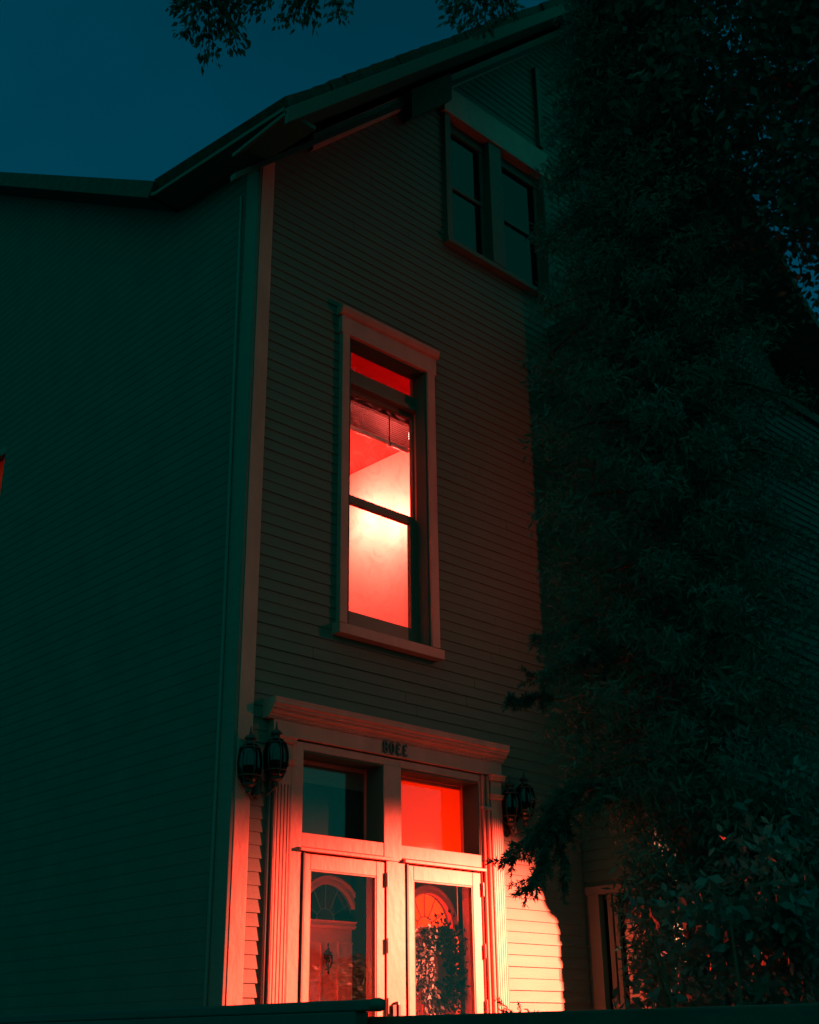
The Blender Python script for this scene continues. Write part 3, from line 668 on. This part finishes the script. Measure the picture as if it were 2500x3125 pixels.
# broadleaf tree on the right whose crown fills the upper right
bt = thing('broadleaf_tree', 'big dark broadleaf tree whose crown fills the upper right', 'tree', (7.8, 1.9, 0))
MB().tube([(7.8, 1.9, 0), (7.75, 1.95, 2.5), (7.6, 2.0, 5), (7.4, 2.1, 8)], [.28, .22, .17, .08], 12).build('trunk', M_BARK, bt, smooth=True)
cc = ellipsoid_pts((7.0, 2.25, 8.3), (2.6, 1.9, 2.8), 200, .2); lb = MB()
for c in cc[::3]: lb.tube([(7.55, 2.0, 5.2 + random.random() * 2), tuple((np.array([7.4, 2.1, 7]) + c) / 2), tuple(c)], [.06, .035, .008], 5)
lb.build('limbs', M_BARK, bt)
leaf_cloud('crown', M_LEAFD, bt, clumps(cc, rng.uniform(.38, .66, 200), 420, .8), .075, .5, droop=.3)

# shrubs at lower right
def shrub(loc, h, r, label, n, leaf=.055, mt=None):
    t = thing('leafy_shrub', label, 'shrub', loc, 'leafy shrubs in the dark right of the doors')
    st = MB()
    for k in range(7):
        a = 2 * math.pi * k / 7; st.tube([loc, (loc[0] + math.cos(a) * r * .4, loc[1] + math.sin(a) * r * .4, h * .5), (loc[0] + math.cos(a) * r * .75, loc[1] + math.sin(a) * r * .75, h * .85)], [.02, .012, .004], 5)
    st.build('stems', M_BARK, t)
    cc = ellipsoid_pts((loc[0], loc[1], h * .55), (r * .85, r * .85, h * .42), 46, .3)
    leaf_cloud('foliage', mt or M_LEAF, t, clumps(cc, rng.uniform(.12, .24, 46) * (r / .6), n // 46, .9), leaf, .5, droop=.2)
    return t
shrub((4.30, 2.65, 0), 2.35, .52, 'rounded leafy shrub at the right, nearest the frame edge', 9000)
shrub((5.75, 4.05, 0), 2.1, .40, 'narrow shrub below the window of the projecting wing', 6000)
shrub((5.35, 3.10, 0), 2.75, .62, 'tall loose shrub with glinting leaves between the evergreen and the frame edge', 9000)
shrub((6.9, 3.9, 0), 2.55, .55, 'dense shrub close to the wing, behind the others', 9000)

# branches hanging into the top of the frame, from a tree left of the camera
lt = thing('locust_tree', 'overhanging tree with small drooping leaflets against the night sky', 'tree', (.4, 4.3, 0))
MB().tube([(.4, 4.3, 0), (.42, 4.25, 3), (.6, 4.1, 5.5), (1.0, 3.9, 7.5)], [.2, .16, .12, .06], 12).build('trunk', M_BARK, lt, smooth=True)
lb = MB(); pts = []; dirs = []
def ray(px, py, dist):
    v = Vector(((px - 862.5), -(py - 1078), -2600)).normalized(); return Vector((0, 0, 1.6)) + (Matrix(RM) @ v) * dist
for (ax, ay), (bx, by), ds in (((430, -60), (395, 70), 6.6), ((440, -60), (440, 118), 6.6), ((455, -60), (500, 98), 6.7), ((430, -70), (380, 20), 6.5), ((520, -90), (500, 25), 6.6), ((600, -90), (540, 20), 6.7), ((640, -80), (608, 45), 6.6), ((650, -80), (650, 40), 6.6), ((720, -80), (712, 28), 6.8), ((470, -60), (478, 60), 6.6)):
    a = ray(ax, ay, ds + .1); b = ray(bx, by, ds)
    lb.tube([Vector((1.0, 3.9, 7.4)), (Vector((1.0, 3.9, 7.4)) + a) / 2 + Vector((0, 0, .3)), a, b], [.03, .02, .008, .002], 5)
    n = 15
    for i in range(n):
        q = a.lerp(b, i / (n - 1)); ax_ = (b - a).normalized()
        for s in (-1, 1):                              # pinnate leaflets on short side stems
            sd_ = (ax_.cross(Vector((.64, .66, .39))) * s + ax_ * .6 + Vector(rng.normal(size=3)) * .3).normalized(); ll = random.uniform(.05, .10)
            for j in range(5):
                pts.append(tuple(q + sd_ * ll * j / 5)); dirs.append(tuple((sd_ * .3 + ax_ * .8)))
lb.build('limbs', M_BARK, lt)
leaf_cloud('leaflets', M_LEAFD, lt, np.array(pts), .042, .5, dirs=np.array(dirs), jitter=.45)
# second spray reaching in beside the roof, from the right-hand tree
pts = []; dirs = []; lb = MB()
for (ax, ay), (bx, by) in (((1010, -60), (950, 38)), ((1020, -60), (985, 58)), ((1030, -60), (1020, 62)), ((1040, -60), (1060, 30)), ((1020, -80), (945, 10)), ((1050, -60), (1075, 10))):
    a = ray(ax, ay, 7.0); b = ray(bx, by, 6.9); lb.tube([(6.2, 2.3, 9.0), a + Vector((.3, 0, .2)), a, b], [.02, .012, .006, .002], 5)
    for i in range(12):
        q = a.lerp(b, i / 11); ax_ = (b - a).normalized()
        for s in (-1, 1):
            sd_ = (ax_.cross(Vector((.64, .66, .39))) * s + ax_ * .5 + Vector(rng.normal(size=3)) * .3).normalized(); ll = random.uniform(.05, .10)
            for j in range(5): pts.append(tuple(q + sd_ * ll * j / 5)); dirs.append(tuple((sd_ * .3 + ax_ * .8)))
lb.build('branch', M_BARK, bt)
leaf_cloud('leaflets', M_LEAFD, bt, np.array(pts), .042, .5, dirs=np.array(dirs), jitter=.45)

# wreath on the right inner door
wr = thing('wreath', 'large leafy wreath hanging behind the glass of the right door', 'wreath', (6.26, 6.22, 2.05))
pts = []; dirs = []
for i in range(2600):
    a = random.uniform(0, 6.283); rr_ = random.gauss(.155, .05); 
    if rr_ < .06: continue
    x = 6.245 + rr_ * math.cos(a) * 1.05; z = 2.03 + rr_ * math.sin(a) * 1.25; y = 6.20 + random.uniform(-.06, .04)
    pts.append((x, y, z)); dirs.append((math.cos(a) - math.sin(a) * .8, -.4, math.sin(a) + math.cos(a) * .8))
for i in range(150):
    pts.append((6.40 + abs(random.gauss(0, .05)), random.uniform(6.12, 6.2), random.gauss(2.0, .16))); dirs.append((.4, -.4, random.uniform(-1, 1)))
leaf_cloud('leaves', mat('wreath_leaf', (.03, .05, .04), .5, .3, .3, 5), wr, np.array(pts), .036, .5, dirs=np.array(dirs), jitter=.5)
MB().tube([(6.245 + .15 * math.cos(t / 16 * 6.2832), 6.215, 2.03 + .18 * math.sin(t / 16 * 6.2832)) for t in range(17)], .02, 8).build('ring', M_BARK, wr)

# trim measured on the wall plane, moved to its own proud plane
def fit(o, k=.9935):
    if o.type == 'MESH':
        for v in o.data.vertices: v.co.x *= k; v.co.z = 1.6 + (v.co.z - 1.6) * k
    for c in o.children: fit(c, k)
for o in list(house.children):
    n_ = o.name.split('.')[0]
    if n_ in ('door_surround', 'pilaster', 'conduit', 'jamb_bead', 'storm_door') or o in (att,): fit(o)

for o in house.children:                              # the left pilaster and the conduit sit tight to the boards
    if (o.name.startswith('pilaster') and o.data.vertices[0].co.x < 5) or o.name.startswith('conduit'):
        for q in (o, *o.children):
            for v in q.data.vertices: v.co.y += .024

# ---------------- foreground: garden wall and hand rail running towards the house
gw = MB().box(3.0, 3.18, -1.0, 5.3, 0, 1.655).box(2.97, 3.21, -1.0, 5.33, 1.62, 1.672)
tag(gw.build('garden_wall', M_CONC, None, .006), 'dark low masonry wall crossing the bottom of the frame', 'wall')
hr = thing('hand_rail', 'dark hand rail with a rounded end along the bottom edge, left of centre', 'railing', (2.93, 4.2, 0))
MB().box(2.905, 2.955, 3.205, 8.5, 1.688, 1.724).build('rail', M_RAIL, hr, .006)
MB().box(2.90, 2.96, 3.27, 8.5, 1.58, 1.6875).build('rail_board', M_RAIL, hr, .003)
MB().lathe(2.93, 3.195, [(.012, 1.686), (.026, 1.69), (.028, 1.705), (.026, 1.722), (.010, 1.728)], 14).build('end_knob', M_RAIL, hr, smooth=True)
for y in (3.5, 5.0, 6.5, 8.0):
    MB().tube([(2.93, y, 0), (2.93, y, 1.69)], .018, 8).build('post', M_RAIL, hr)
